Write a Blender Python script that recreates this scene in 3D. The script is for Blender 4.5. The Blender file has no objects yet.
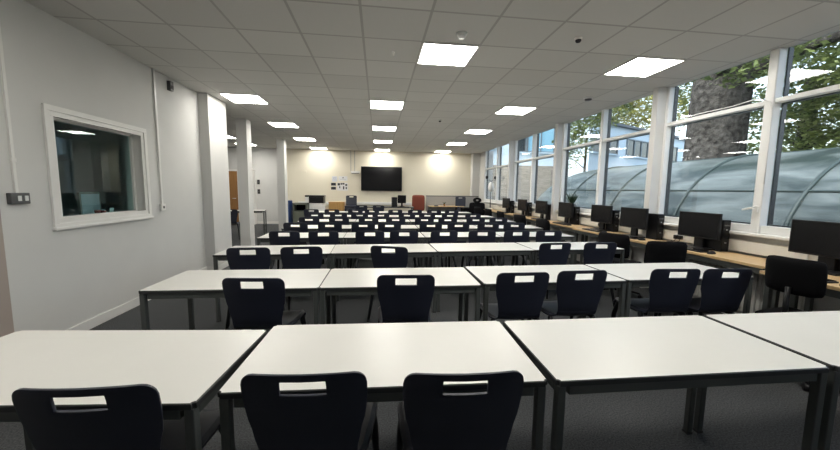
import bpy, bmesh, math, random
from mathutils import Vector, Matrix
R = math.radians
PI = math.pi
scene = bpy.context.scene
col = scene.collection
random.seed(7)

# ------------------------------------------------------------------ materials
def sock(n, *names):
    for k in names:
        if k in n.inputs: return n.inputs[k]
def mat(name, color, rough=0.5, spec=0.5, metal=0.0, noise=None, bump=None, coat=0.0):
    m = bpy.data.materials.new(name); m.use_nodes = True
    nt = m.node_tree; b = nt.nodes['Principled BSDF']
    b.inputs['Base Color'].default_value = (*color, 1)
    b.inputs['Roughness'].default_value = rough
    b.inputs['Metallic'].default_value = metal
    sock(b, 'Specular IOR Level', 'Specular').default_value = spec
    if coat: sock(b, 'Coat Weight', 'Coat').default_value = coat
    if noise or bump:
        tc = nt.nodes.new('ShaderNodeTexCoord')
    if noise:                                   # (scale, amount, detail, stretch)
        sc, amt = noise[0], noise[1]
        mp = nt.nodes.new('ShaderNodeMapping')
        st = noise[3] if len(noise) > 3 else (1, 1, 1)
        mp.inputs['Scale'].default_value = st
        nt.links.new(tc.outputs['Object'], mp.inputs['Vector'])
        nz = nt.nodes.new('ShaderNodeTexNoise'); nz.inputs['Scale'].default_value = sc
        nz.inputs['Detail'].default_value = noise[2] if len(noise) > 2 else 4
        nt.links.new(mp.outputs['Vector'], nz.inputs['Vector'])
        rp = nt.nodes.new('ShaderNodeValToRGB')
        rp.color_ramp.elements[0].position = .3; rp.color_ramp.elements[1].position = .7
        rp.color_ramp.elements[0].color = (*[c * (1 - amt) for c in color], 1)
        rp.color_ramp.elements[1].color = (*[min(1, c * (1 + amt)) for c in color], 1)
        nt.links.new(nz.outputs['Fac'], rp.inputs['Fac'])
        nt.links.new(rp.outputs['Color'], b.inputs['Base Color'])
    if bump:                                    # (scale, strength, distance)
        nb = nt.nodes.new('ShaderNodeTexNoise'); nb.inputs['Scale'].default_value = bump[0]
        nb.inputs['Detail'].default_value = 3
        nt.links.new(tc.outputs['Object'], nb.inputs['Vector'])
        bn = nt.nodes.new('ShaderNodeBump'); bn.inputs['Strength'].default_value = bump[1]
        bn.inputs['Distance'].default_value = bump[2]
        nt.links.new(nb.outputs['Fac'], bn.inputs['Height'])
        nt.links.new(bn.outputs['Normal'], b.inputs['Normal'])
    return m
def emit(name, color, strength):
    m = bpy.data.materials.new(name); m.use_nodes = True
    nt = m.node_tree; nt.nodes.clear()
    e = nt.nodes.new('ShaderNodeEmission'); o = nt.nodes.new('ShaderNodeOutputMaterial')
    e.inputs['Color'].default_value = (*color, 1); e.inputs['Strength'].default_value = strength
    nt.links.new(e.outputs[0], o.inputs['Surface']); return m
def glass(name, tint=(1, 1, 1), ior=1.5, boost=1.0):
    m = bpy.data.materials.new(name); m.use_nodes = True
    nt = m.node_tree; nt.nodes.clear()
    o = nt.nodes.new('ShaderNodeOutputMaterial'); mx = nt.nodes.new('ShaderNodeMixShader')
    tr = nt.nodes.new('ShaderNodeBsdfTransparent'); tr.inputs['Color'].default_value = (*tint, 1)
    gl = nt.nodes.new('ShaderNodeBsdfGlossy'); gl.inputs['Roughness'].default_value = 0.01
    fr = nt.nodes.new('ShaderNodeFresnel')
    gm = nt.nodes.new('ShaderNodeNewGeometry'); mi = nt.nodes.new('ShaderNodeMix')     # same reflectance on both faces of the sheet
    mi.inputs[2].default_value = ior; mi.inputs[3].default_value = 1 / ior
    nt.links.new(gm.outputs['Backfacing'], mi.inputs[0]); nt.links.new(mi.outputs[0], fr.inputs['IOR'])
    mu = nt.nodes.new('ShaderNodeMath'); mu.operation = 'MULTIPLY'; mu.inputs[1].default_value = boost; mu.use_clamp = True
    nt.links.new(fr.outputs[0], mu.inputs[0]); nt.links.new(mu.outputs[0], mx.inputs[0])
    nt.links.new(tr.outputs[0], mx.inputs[1]); nt.links.new(gl.outputs[0], mx.inputs[2])
    nt.links.new(mx.outputs[0], o.inputs['Surface']); return m

M = {}
M['wall'] = mat('painted_plaster', (.64, .635, .615), .7, .3, noise=(1.2, .04), bump=(60, .05, .002))
M['cream'] = mat('cream_paint', (.76, .71, .58), .75, .2, bump=(60, .05, .002))
M['taupe'] = mat('taupe_paint', (.40, .34, .30), .6, .3)
M['white_gloss'] = mat('white_gloss_paint', (.78, .77, .74), .35, .5)
M['upvc'] = mat('white_window_plastic', (.80, .80, .78), .35, .5)
M['dark_frame'] = mat('black_outer_frame', (.015, .017, .02), .4, .5)
M['carpet'] = mat('charcoal_carpet', (.076, .079, .082), .95, .1, noise=(110, .5, 3), bump=(260, .5, .004))
M['laminate'] = mat('white_laminate', (.70, .69, .65), .33, .45, noise=(3, .015))
M['edge'] = mat('dark_table_edge', (.03, .032, .032), .45, .5)
M['frame'] = mat('grey_green_steel', (.075, .082, .078), .45, .5)
M['shell'] = mat('navy_black_plastic', (.017, .020, .035), .42, .5, bump=(400, .08, .0006))
M['shell_leg'] = mat('black_plastic', (.010, .011, .013), .33, .35)
M['foot'] = mat('grey_foot', (.06, .06, .06), .6)
M['blackp'] = mat('black_device_plastic', (.007, .007, .008), .4, .3)
M['screen'] = mat('dark_screen', (.007, .007, .008), .22, .3)
M['tvscreen'] = mat('tv_glass', (.006, .006, .007), .12, .5)
M['wood'] = mat('light_oak_worktop', (.60, .42, .22), .4, .4, noise=(5, .14, 4, (9, .6, 1)))
M['oak'] = mat('oak_door_wood', (.33, .165, .055), .45, .4, noise=(4, .12, 4, (9, 1, .5)))
M['cup'] = mat('beech_cupboard_wood', (.50, .29, .10), .45, .4, noise=(4, .12, 4, (6, 1, .5)))
M['fabric'] = mat('black_fabric', (.007, .007, .008), .9, .08, bump=(500, .3, .001))
M['rust'] = mat('rust_fabric', (.20, .055, .035), .85, .2, bump=(300, .3, .001))
M['blue'] = mat('blue_panel', (.015, .045, .16), .6, .3)
M['greyfab'] = mat('pale_grey_panel', (.40, .39, .37), .85, .2, noise=(40, .05))
M['metal'] = mat('satin_steel', (.55, .55, .55), .3, .5, metal=1)
M['greysock'] = mat('grey_metal_socket', (.12, .12, .12), .4, .5, metal=.6)
M['trunk_pl'] = mat('cream_trunking', (.74, .72, .66), .4, .5)
M['binm'] = mat('grey_green_bin', (.13, .14, .11), .6, .3)
M['hole'] = mat('dark_opening', (.008, .008, .008), .9, .1)
M['paper'] = mat('white_paper', (.75, .75, .75), .8, .2)
M['paperb'] = mat('pale_blue_paper', (.62, .64, .70), .8, .2)
M['ink'] = mat('dark_print', (.03, .03, .035), .7, .2)
M['cyanp'] = mat('muted_photo_print', (.30, .27, .24), .7, .2)
M['radiator'] = mat('radiator_enamel', (.62, .61, .58), .4, .5)
M['pot'] = mat('grey_pot', (.25, .25, .24), .6)
M['aloe'] = mat('aloe_leaf', (.03, .06, .03), .45, .5)
M['soil'] = mat('soil', (.03, .02, .015), .95)
M['diff'] = emit('light_panel', (1.0, .965, .895), 16.5)
M['glass'] = glass('window_glass', (.93, .96, .97), 1.5, .8)
M['iglass'] = glass('interior_window_glass', (.78, .90, .90), 1.5, 1.0)
M['officewall'] = mat('office_wall', (.66, .78, .77), .8)
M['red'] = mat('red_item', (.25, .02, .02), .6)
M['ground'] = mat('courtyard_paving', (.20, .20, .19), .9, noise=(2, .2))
M['clad'] = mat('pale_blue_cladding', (.56, .69, .79), .6, .3, noise=(.6, .05))
M['brick'] = mat('grey_brown_masonry', (.27, .25, .22), .9, .2, noise=(1.5, .25, 4, (1, 1, 6)))
M['bwin'] = mat('dark_window_glass', (.025, .035, .045), .12, .6)
M['bwin2'] = mat('pale_window_glass', (.25, .48, .62), .12, .6)
M['bframe'] = mat('grey_building_frame', (.13, .17, .20), .5)
M['roofd'] = mat('dark_fascia', (.10, .12, .14), .6)
M['bark'] = mat('plane_tree_bark', (.052, .050, .047), .95, .1, noise=(5.5, .75, 10), bump=(9, 1.0, .10))
M['rib'] = mat('green_grey_rib', (.035, .055, .052), .5)
M['thermo'] = mat('black_switch', (.02, .02, .02), .5)

def tile_mat():
    m = bpy.data.materials.new('suspended_ceiling_tiles'); m.use_nodes = True
    nt = m.node_tree; b = nt.nodes['Principled BSDF']; L = nt.links.new
    g = nt.nodes.new('ShaderNodeNewGeometry'); s = nt.nodes.new('ShaderNodeSeparateXYZ')
    L(g.outputs['Position'], s.inputs[0])
    def mth(op, a, bb=None):
        n = nt.nodes.new('ShaderNodeMath'); n.operation = op
        for i, v in enumerate((a, bb)):
            if v is None: continue
            if isinstance(v, (int, float)): n.inputs[i].default_value = v
            else: L(v, n.inputs[i])
        return n.outputs[0]
    def line(o, off):
        t = mth('DIVIDE', mth('SUBTRACT', o, off - 60.0), .6)
        f = mth('ABSOLUTE', mth('SUBTRACT', mth('FRACT', t), .5))
        return mth('GREATER_THAN', f, .5 - .012 / .6), mth('FLOOR', t)
    lx, fx = line(s.outputs['X'], -.147); ly, fy = line(s.outputs['Y'], 2.407)
    mask = mth('MAXIMUM', lx, ly)
    cb = nt.nodes.new('ShaderNodeCombineXYZ'); L(fx, cb.inputs[0]); L(fy, cb.inputs[1])
    wn = nt.nodes.new('ShaderNodeTexWhiteNoise'); wn.noise_dimensions = '3D'; L(cb.outputs[0], wn.inputs['Vector'])
    val = mth('ADD', mth('MULTIPLY', wn.outputs['Value'], .05), .53)
    cc = nt.nodes.new('ShaderNodeCombineColor')
    L(val, cc.inputs[0]); L(mth('MULTIPLY', val, .985), cc.inputs[1]); L(mth('MULTIPLY', val, .94), cc.inputs[2])
    mx = nt.nodes.new('ShaderNodeMix'); mx.data_type = 'RGBA'
    L(mask, mx.inputs[0]); L(cc.outputs[0], mx.inputs[6]); mx.inputs[7].default_value = (.33, .32, .30, 1)
    L(mx.outputs[2], b.inputs['Base Color'])
    L(mth('SUBTRACT', .85, mth('MULTIPLY', mask, .45)), b.inputs['Roughness'])
    tc = nt.nodes.new('ShaderNodeTexCoord'); nz = nt.nodes.new('ShaderNodeTexNoise'); nz.inputs['Scale'].default_value = 120
    L(tc.outputs['Object'], nz.inputs['Vector'])
    bn = nt.nodes.new('ShaderNodeBump'); bn.inputs['Strength'].default_value = .15; bn.inputs['Distance'].default_value = .003
    L(nz.outputs['Fac'], bn.inputs['Height']); L(bn.outputs['Normal'], b.inputs['Normal'])
    return m
M['tiles'] = tile_mat()

def canopy_mat():
    m = bpy.data.materials.new('milky_plastic_sheet'); m.use_nodes = True
    nt = m.node_tree; b = nt.nodes['Principled BSDF']; L = nt.links.new
    tc = nt.nodes.new('ShaderNodeTexCoord'); mp = nt.nodes.new('ShaderNodeMapping'); mp.inputs['Scale'].default_value = (1.0, .45, 2.2)
    L(tc.outputs['Object'], mp.inputs[0])
    nz = nt.nodes.new('ShaderNodeTexNoise'); nz.inputs['Scale'].default_value = 1.6; nz.inputs['Detail'].default_value = 7
    nz.inputs['Distortion'].default_value = .6
    L(mp.outputs[0], nz.inputs['Vector'])
    rp = nt.nodes.new('ShaderNodeValToRGB')
    rp.color_ramp.elements[0].position = .38; rp.color_ramp.elements[0].color = (.045, .066, .064, 1)
    rp.color_ramp.elements[1].position = .66; rp.color_ramp.elements[1].color = (.22, .26, .255, 1)
    L(nz.outputs['Fac'], rp.inputs[0]); L(rp.outputs[0], b.inputs['Base Color'])
    b.inputs['Roughness'].default_value = .28
    tr = nt.nodes.new('ShaderNodeBsdfTranslucent'); L(rp.outputs[0], tr.inputs[0])
    mx = nt.nodes.new('ShaderNodeMixShader'); mx.inputs[0].default_value = .3
    o = nt.nodes['Material Output']
    L(b.outputs[0], mx.inputs[1]); L(tr.outputs[0], mx.inputs[2]); L(mx.outputs[0], o.inputs['Surface'])
    return m
M['canopy'] = canopy_mat()
def leaf_mat(name, c0, c1):
    m = bpy.data.materials.new(name); m.use_nodes = True
    nt = m.node_tree; b = nt.nodes['Principled BSDF']; L = nt.links.new
    tc = nt.nodes.new('ShaderNodeTexCoord'); nz = nt.nodes.new('ShaderNodeTexNoise'); nz.inputs['Scale'].default_value = 1.3; nz.inputs['Detail'].default_value = 6
    L(tc.outputs['Object'], nz.inputs['Vector'])
    rp = nt.nodes.new('ShaderNodeValToRGB'); rp.color_ramp.elements[0].position = .35; rp.color_ramp.elements[1].position = .65
    rp.color_ramp.elements[0].color = (*c0, 1); rp.color_ramp.elements[1].color = (*c1, 1)
    L(nz.outputs['Fac'], rp.inputs[0]); L(rp.outputs[0], b.inputs['Base Color']); b.inputs['Roughness'].default_value = .43
    tr = nt.nodes.new('ShaderNodeBsdfTranslucent'); L(rp.outputs[0], tr.inputs[0])
    mx = nt.nodes.new('ShaderNodeMixShader'); mx.inputs[0].default_value = .4
    L(b.outputs[0], mx.inputs[1]); L(tr.outputs[0], mx.inputs[2]); L(mx.outputs[0], nt.nodes['Material Output'].inputs['Surface'])
    return m
M['leaf'] = leaf_mat('green_leaves', (.07, .11, .04), (.27, .33, .11))
M['leaf_y'] = leaf_mat('yellow_green_leaves', (.20, .22, .05), (.46, .45, .14))

# ------------------------------------------------------------------ mesh helpers
class MB:
    """collects shapes into one mesh"""
    def __init__(self): self.bm = bmesh.new(); self.mats = []
    def mi(self, m):
        if m not in self.mats: self.mats.append(m)
        return self.mats.index(m)
    def box(self, x0, x1, y0, y1, z0, z1, m, bevel=0, seg=2, mtx=None):
        b = bmesh.new(); bmesh.ops.create_cube(b, size=1)
        for v in b.verts:
            v.co = Vector(((x0 + x1) / 2 + v.co.x * (x1 - x0), (y0 + y1) / 2 + v.co.y * (y1 - y0), (z0 + z1) / 2 + v.co.z * (z1 - z0)))
        if bevel: bmesh.ops.bevel(b, geom=b.edges[:], offset=bevel, segments=seg, affect='EDGES', profile=.5)
        return self.add(b, m, mtx)
    def add(self, b, m, mtx=None, smooth=False):
        if mtx is not None: b.transform(mtx)
        k = self.mi(m); mp = {}
        for v in b.verts: mp[v] = self.bm.verts.new(v.co)
        for f in b.faces:
            try: g = self.bm.faces.new([mp[v] for v in f.verts])
            except ValueError: continue
            g.material_index = k; g.smooth = smooth or f.smooth
        b.free(); return self
    def tube(self, pts, r, m, seg=10, caps=True, sx=1.0):
        """round tube along pts; r number or list"""
        pts = [Vector(p) for p in pts]; n = len(pts)
        rs = r if isinstance(r, (list, tuple)) else [r] * n
        b = bmesh.new(); rings = []
        up = Vector((0, 0, 1)); prev = None
        for i, p in enumerate(pts):
            d = (pts[min(i + 1, n - 1)] - pts[max(i - 1, 0)]).normalized()
            ref = prev if prev is not None else (up if abs(d.z) < .9 else Vector((1, 0, 0)))
            a = (ref - d * ref.dot(d)).normalized(); prev = a; c = d.cross(a)
            rings.append([b.verts.new(p + (a * math.cos(2 * PI * k / seg) * sx + c * math.sin(2 * PI * k / seg)) * rs[i]) for k in range(seg)])
        for i in range(n - 1):
            for k in range(seg):
                f = b.faces.new([rings[i][k], rings[i][(k + 1) % seg], rings[i + 1][(k + 1) % seg], rings[i + 1][k]]); f.smooth = True
        if caps: b.faces.new(rings[0][::-1]); b.faces.new(rings[-1])
        return self.add(b, m)
    def lathe(self, prof, m, seg=20, mtx=None, smooth=True):
        b = bmesh.new(); rings = []
        for (r, z) in prof: rings.append([b.verts.new((r * math.cos(2 * PI * k / seg), r * math.sin(2 * PI * k / seg), z)) for k in range(seg)])
        for i in range(len(prof) - 1):
            for k in range(seg):
                f = b.faces.new([rings[i][k], rings[i][(k + 1) % seg], rings[i + 1][(k + 1) % seg], rings[i + 1][k]]); f.smooth = smooth
        b.faces.new(rings[0][::-1]); b.faces.new(rings[-1])
        return self.add(b, m, mtx)
    def build(self, name, parent=None, loc=None):
        me = bpy.data.meshes.new(name); bmesh.ops.recalc_face_normals(self.bm, faces=self.bm.faces[:])
        self.bm.to_mesh(me); self.bm.free()
        for m in self.mats: me.materials.append(m)
        o = bpy.data.objects.new(name, me); col.objects.link(o)
        if parent: o.parent = parent
        if loc: o.location = loc
        return o
def tag(o, label=None, cat=None, group=None, kind=None):
    if label: o['label'] = label
    if cat: o['category'] = cat
    if group: o['group'] = group
    if kind: o['kind'] = kind
    return o
def thing(name, label, cat, loc=(0, 0, 0), rz=0, group=None):
    o = bpy.data.objects.new(name, None); o.empty_display_size = .05; col.objects.link(o)
    o.location = loc; o.rotation_euler = (0, 0, rz); return tag(o, label, cat, group)
def dup(o, loc, rz, label, group=None):
    def rec(s, par):
        c = s.copy(); col.objects.link(c)
        if par: c.parent = par
        for ch in s.children: rec(ch, c)
        return c
    r = rec(o, None); r.location = loc; r.rotation_euler = (0, 0, rz)
    r['label'] = label
    if group: r['group'] = group
    return r
def struct(mb, name): return tag(mb.build(name), kind='structure')
def B(*a, **k): return MB().box(*a, **k)

# ------------------------------------------------------------------ the room
CZ = 2.945; XW = 4.14; XL = -2.89; YB = 14.0
struct(B(-7.2, 4.4, -3.2, 14.2, -.12, 0, M['carpet']), 'floor')
struct(B(-7.2, XW + .06, -3.2, 14.2, CZ, CZ + .25, M['tiles']), 'ceiling')
# left wall with its interior window opening y 3.44-4.66, z 1.10-2.08
w = MB()
for (y0, y1, z0, z1) in ((-3.2, 3.44, 0, CZ), (4.66, 6.05, 0, CZ), (3.44, 4.66, 0, 1.10), (3.44, 4.66, 2.08, CZ)):
    w.box(XL - .2, XL, y0, y1, z0, z1, M['wall'])
struct(w, 'wall_left')
struct(B(XL, XL + .035, 1.9, 2.955, 0, CZ, M['taupe'], bevel=.004), 'trim_1')
struct(B(XL, XL + .016, 2.955, 6.05, 0, .10, M['white_gloss'], bevel=.004), 'baseboard_left')
struct(B(XL - .2, -2.735, 6.05, 6.72, 0, CZ, M['wall'], bevel=.006), 'wall_pillar')
struct(B(-3.12, -2.90, 8.12, 8.40, 0, CZ, M['wall'], bevel=.006), 'wall_pillar_mid')
struct(B(-3.14, -2.91, 11.22, 11.50, 0, CZ, M['wall'], bevel=.006), 'wall_pillar_far')
bb = MB()
bb.box(-2.735, -2.722, 6.045, 6.72, 0, .09, M['white_gloss']); bb.box(XL, -2.722, 6.035, 6.05, 0, .09, M['white_gloss'])
struct(bb, 'baseboard_pillar')
struct(B(-7.2, XL - .2, 6.5, 6.72, 0, CZ, M['wall']), 'wall_alcove_near')
struct(B(-7.2, -7.0, 6.72, YB, 0, CZ, M['wall']), 'wall_alcove_left')
struct(B(-7.2, -3.6, YB, YB + .2, 0, CZ, M['wall']), 'wall_alcove_back')
struct(B(-3.6, XW + .3, YB, YB + .2, 0, CZ, M['cream']), 'wall_back')
struct(B(3.84, XW, 13.66, YB, 0, CZ, M['wall']), 'wall_corner_boxing')
struct(B(-7.0, -3.6, YB - .016, YB, 0, .10, M['white_gloss']), 'baseboard_back')
struct(B(-7.2, XW + .3, -3.4, -3.2, 0, CZ, M['wall']), 'wall_behind')
# office behind the interior window
o = MB()
o.box(-6.2, -6.0, 1.8, 6.5, 0, CZ, M['officewall']); o.box(-6.0, XL - .2, 1.8, 2.0, 0, CZ, M['officewall'])
o.box(-6.0, XL - .2, 6.3, 6.5, 0, CZ, M['officewall'])
struct(o, 'wall_office')
# oak door on the alcove back wall
d = thing('door_1', None, None, (-5.78, YB - .02, 0)); d['kind'] = 'structure'
B(-.40, .40, -.03, .01, .005, 2.04, M['oak'], bevel=.003).build('door_leaf', d)
f = MB()
f.box(-.47, -.40, -.035, .02, 0, 2.11, M['white_gloss']); f.box(.40, .47, -.035, .02, 0, 2.11, M['white_gloss']); f.box(-.47, .47, -.035, .02, 2.04, 2.11, M['white_gloss'])
f.build('door_frame', d)
MB().tube([(.32, -.03, 1.0), (.32, -.08, 1.0), (.20, -.08, 1.0)], .011, M['metal']).build('handle', d)
d = thing('door_2', None, None, (-4.80, YB - .3, 0)); d['kind'] = 'structure'
B(-.06, .06, -.3, .3, 0, 2.1, M['white_gloss'], bevel=.004).build('door_frame', d)
B(-.085, -.06, -.28, .28, .01, 2.04, M['ink']).build('door_leaf', d)  # near-black strip: the dark of the gap beside the frame, put in as colour

# interior window in the left wall
d = thing('window_1', None, None, (XL, 4.05, 0)); d['kind'] = 'structure'
f = MB()
for (dx, e) in ((.022, .0), (.012, .045)):           # stepped architrave
    a0, a1, z0, z1 = -.65 + e, .67 - e, 1.045 + e, 2.145 - e
    wd = .05
    f.box(0, dx, a0, a1, z1 - wd, z1, M['white_gloss'], bevel=.003); f.box(0, dx, a0, a1, z0, z0 + wd, M['white_gloss'], bevel=.003)
    f.box(0, dx, a0, a0 + wd, z0 + wd, z1 - wd, M['white_gloss'], bevel=.003); f.box(0, dx, a1 - wd, a1, z0 + wd, z1 - wd, M['white_gloss'], bevel=.003)
f.build('architrave', d)
f = MB()                                              # lining of the reveal and glazing bead
f.box(-.2, .004, -.61, -.597, 1.10, 2.08, M['white_gloss']); f.box(-.2, .004, .597, .61, 1.10, 2.08, M['white_gloss'])
f.box(-.2, .004, -.61, .61, 2.067, 2.08, M['white_gloss']); f.box(-.2, .004, -.61, .61, 1.10, 1.113, M['white_gloss'])
for s in (-1, 1): f.box(-.155, -.10, s * .585 - .015, s * .585 + .015, 1.11, 2.07, M['white_gloss'])
f.box(-.155, -.10, -.6, .6, 2.04, 2.07, M['white_gloss']); f.box(-.155, -.10, -.6, .6, 1.11, 1.14, M['white_gloss'])
f.build('window_lining', d)
B(-.005, .035, -.66, .68, 1.032, 1.062, M['white_gloss'], bevel=.006).build('window_sill', d)
B(-.128, -.122, -.59, .59, 1.13, 2.05, M['iglass']).build('pane', d)
# things seen in the office
t = thing('desk', 'white office desk behind the interior window', 'desk', (-3.75, 4.4, 0))
B(-.4, .4, -1.2, 1.2, 1.0, 1.03, M['officewall']).build('desk_top', t)
for sx in (-.36, .36):
    for sy in (-1.15, 1.15): B(sx - .02, sx + .02, sy - .02, sy + .02, 0, 1.0, M['metal']).build('leg', t)
t = thing('document_holder', 'pale sheet board propped behind the interior window glass', 'board', (-3.32, 4.38, 1.03), R(6))
B(-.012, .012, -.165, .165, 0, .33, M['cyanp']).build('board', t)
B(.012, .014, -.145, .145, .03, .31, M['paperb']).build('sheet', t)
MB().tube([(-.01, 0, .2), (-.10, 0, .0)], .006, M['metal']).build('prop', t)
for i, (y, h, m_, l) in enumerate(((4.13, .06, 'red', 'small red pot on the interior window ledge'), (4.21, .05, 'red', 'dark red block beside the white card on the interior window ledge'))):
    tag(MB().lathe([(.02, 0), (.026, h * .7), (.026, h), (.018, h)], M[m_], 12).build('pen_pot', None, (-3.06, y, 1.113)), l, 'pot')
tag(B(-.002, .002, -.03, .03, 0, .075, M['paper'], mtx=Matrix.Rotation(R(12), 4, 'Y')).build('folded_card', None, (-3.05, 4.30, 1.113)), 'small white card standing on the interior window ledge', 'card')
tag(B(-.05, .05, -.05, .05, 0, .12, M['paperb'], bevel=.01).build('storage_box', None, (-3.45, 4.66, 1.03)), 'pale small box at the right behind the interior window', 'box')

# --- window wall on the right
w = MB()
w.box(XW + .02, XW + .3, -3.2, YB, 0, 1.0, M['wall'])
w.box(XW, XW + .3, -3.2, -1.2, 1.0, CZ, M['wall']); w.box(XW, XW + .3, 12.93, YB, 1.0, CZ, M['wall'])
struct(w, 'wall_right')
for i, (y0, y1) in enumerate(((1.65, 1.75), (4.57, 4.67), (7.32, 7.43), (10.05, 10.17))):
    struct(B(3.975, XW + .12, y0, y1, 0, CZ, M['wall'], bevel=.004), 'wall_pier')
bays = [(-1.2, 1.65, .2, 2.415), (1.75, 4.57, 3.22, 2.415), (4.67, 7.32, 5.96, 2.385), (7.43, 10.05, 8.78, 2.30), (10.17, 12.93, 11.52, 2.25)]
for i, (y0, y1, ym, zt) in enumerate(bays):
    d = thing('window_%d' % (i + 2), None, None, (XW, 0, 0)); d['kind'] = 'structure'
    f = MB(); X0, X1 = -.03, .05; zb = 1.02
    fw = .045; mw = .045 if i < 2 else .036
    f.box(X0, X1, y0, y1, zb, zb + .085, M['upvc'], bevel=.006)
    f.box(X0, X1, y0, y0 + fw, zb, CZ, M['upvc'], bevel=.006); f.box(X0, X1, y1 - fw, y1, zb, CZ, M['upvc'], bevel=.006)
    f.build('window_frame', d)
    B(X0 - .02, X1, ym - mw, ym + mw, zb, CZ, M['upvc'], bevel=.008).build('mullion', d)
    B(X0 - .005, X1, y0 + fw, y1 - fw, zt - .024, zt + .024, M['upvc'], bevel=.006).build('transom', d)
    for (a, b_) in ((y0 + fw, ym - mw), (ym + mw, y1 - fw)):
        for (c, e) in ((zb + .085, zt - .024), (zt + .024, CZ)):
            g = MB(); k = .014
            g.box(X1, X1 + .05, a, a + k, c, e, M['dark_frame']); g.box(X1, X1 + .05, b_ - k, b_, c, e, M['dark_frame'])
            g.box(X1, X1 + .05, a + k, b_ - k, c, c + k, M['dark_frame'])
            if e < CZ: g.box(X1, X1 + .05, a + k, b_ - k, e - k * .6, e, M['dark_frame'])
            g.build('outer_frame', d)
            B(.03, .036, a - .01, b_ + .01, c - .01, e + .01, M['glass']).build('pane', d)
    if i == 1:
        h = MB(); h.box(X0 - .035, X0 - .015, ym - .02, ym + .02, 1.24, 1.32, M['upvc'], bevel=.004)
        h.tube([(X0 - .03, ym, 1.30), (X0 - .06, ym, 1.30), (X0 - .065, ym + .05, 1.285), (X0 - .06, ym + .11, 1.27)], .010, M['upvc'], 8)
        h.build('window_handle', d)
    # window board below each bay
    B(-.10, .02, y0, y1, .985, 1.02, M['upvc'], bevel=.008).build('window_sill', d)
    struct(B(XW - .065, XW + .02, y0, y1, .79, .92, M['trunk_pl'], bevel=.006), 'trim_%d' % (i + 2))
cb = MB(); cb.tube([(XW - .045, 4.3, 2.452), (XW - .05, 4.0, 2.46), (XW - .05, 3.6, 2.455), (XW - .055, 3.40, 2.47), (XW - .06, 3.30, 2.465), (XW - .065, 3.20, 2.40), (XW - .065, 3.17, 2.3), (XW - .062, 3.165, 2.0), (XW - .062, 3.165, 1.55)], .0055, M['upvc'], 8)
tag(cb.build('cable'), 'white cable clipped along the window transom and down the mullion', 'cable')

# ------------------------------------------------------------------ ceiling fittings
gx, gy = -.147, 2.407
def ceiling_light():
    t = thing('ceiling_light', '', 'ceiling light', group='square ceiling light panels')
    f = MB(); a, b_ = .2975, .282
    f.box(-a, a, -a, -b_, -.012, 0, M['white_gloss']); f.box(-a, a, b_, a, -.012, 0, M['white_gloss'])
    f.box(-a, -b_, -b_, b_, -.012, 0, M['white_gloss']); f.box(b_, a, -b_, b_, -.012, 0, M['white_gloss'])
    f.build('frame', t)
    B(-b_, b_, -b_, b_, -.010, -.002, M['diff']).build('diffuser', t)
    return t
cl = ceiling_light(); first = True
ords = ['nearest', 'second', 'third', 'farthest']
spots = [(1, 2, 'lit square ceiling panel nearest the camera, beside a round smoke detector'), (5, 2, 'lit square ceiling panel nearest the window with the thick mullion'),
         (5, -2, 'lit ceiling panel above the near end of the window desk'), (1, -2, 'lit ceiling panel above the camera'), (-3, -2, 'lit ceiling panel near the interior window and the camera')]
for c_, nm in ((-4, 'left column beside the pillars'), (0, 'middle column in line with the television'), (4, 'right column on the window side')):
    for k, r_ in enumerate((6, 10, 14, 18)):
        spots.append((c_, r_, '%s lit square panel in the %s' % (ords[k], nm)))
spots += [(-8, 14, 'lit square panel over the alcove left of the pillars, nearer one'), (-8, 17, 'lit square panel over the alcove by its back wall')]
for (c_, r_, l) in spots:
    p = (gx + .6 * (c_ + .5), gy + .6 * (r_ + .5), CZ)
    if first: cl.location = p; cl['label'] = l; first = False
    else: dup(cl, p, 0, l)
def detector(x, y, r, l, m_='white_gloss', name='smoke_detector', cat='smoke detector'):
    t = thing(name, l, cat, (x, y, CZ))
    MB().lathe([(r, 0), (r, -.012), (r * .86, -.02)], M['white_gloss'], 24).build('base', t)
    MB().lathe([(r * .8, -.02), (r * .78, -.030), (r * .6, -.042), (r * .2, -.045)], M[m_], 24).build('sensor_head', t)
detector(.80, 3.37, .052, 'round white smoke detector on the ceiling beside the nearest light panel')
detector(1.95, 3.29, .035, 'small dark ceiling sensor between the two nearest light panels', 'ink', 'motion_sensor', 'sensor')
detector(.165, 3.91, .018, 'tiny white ceiling sensor left of the nearest light panel', 'white_gloss', 'motion_sensor', 'sensor')
detector(3.36, 5.28, .07, 'flat grey round ceiling disc near the windows', 'greysock', 'ceiling_speaker', 'ceiling speaker')
detector(1.33, 7.45, .03, 'small far ceiling sensor left of the right light column', 'ink', 'motion_sensor', 'sensor')

# wall fittings, left wall
t = thing('conduit', 'white cable conduit dropping to the grey double switch', 'conduit', (XL + .009, 3.11, 0))
B(-.009, .009, -.012, .012, 1.375, CZ, M['white_gloss'], bevel=.003).build('channel', t)
B(-.010, .012, -.018, .018, 1.62, 1.65, M['white_gloss'], bevel=.003).build('clip', t)
t = thing('wall_switch', 'grey metal double switch on the left wall', 'switch', (XL, 3.115, 1.33))
B(0, .035, -.075, .075, -.045, .045, M['greysock'], bevel=.005).build('plate', t)
for s in (-.012, .042): B(.035, .040, s - .014, s + .014, -.02, .022, M['paper'], bevel=.002).build('rocker', t)
t = thing('conduit', 'white cable conduit dropping to the socket right of the interior window', 'conduit', (XL + .009, 4.955, 0))
B(-.009, .009, -.018, .018, 1.20, CZ, M['white_gloss'], bevel=.003).build('channel', t)
t = thing('wall_socket', 'white wall box at the foot of the conduit right of the interior window', 'socket', (XL, 4.955, 1.16))
B(0, .03, -.045, .045, -.045, .045, M['white_gloss'], bevel=.006).build('plate', t)
B(.03, .036, -.012, .012, -.015, .015, M['greysock']).build('rocker', t)
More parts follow.
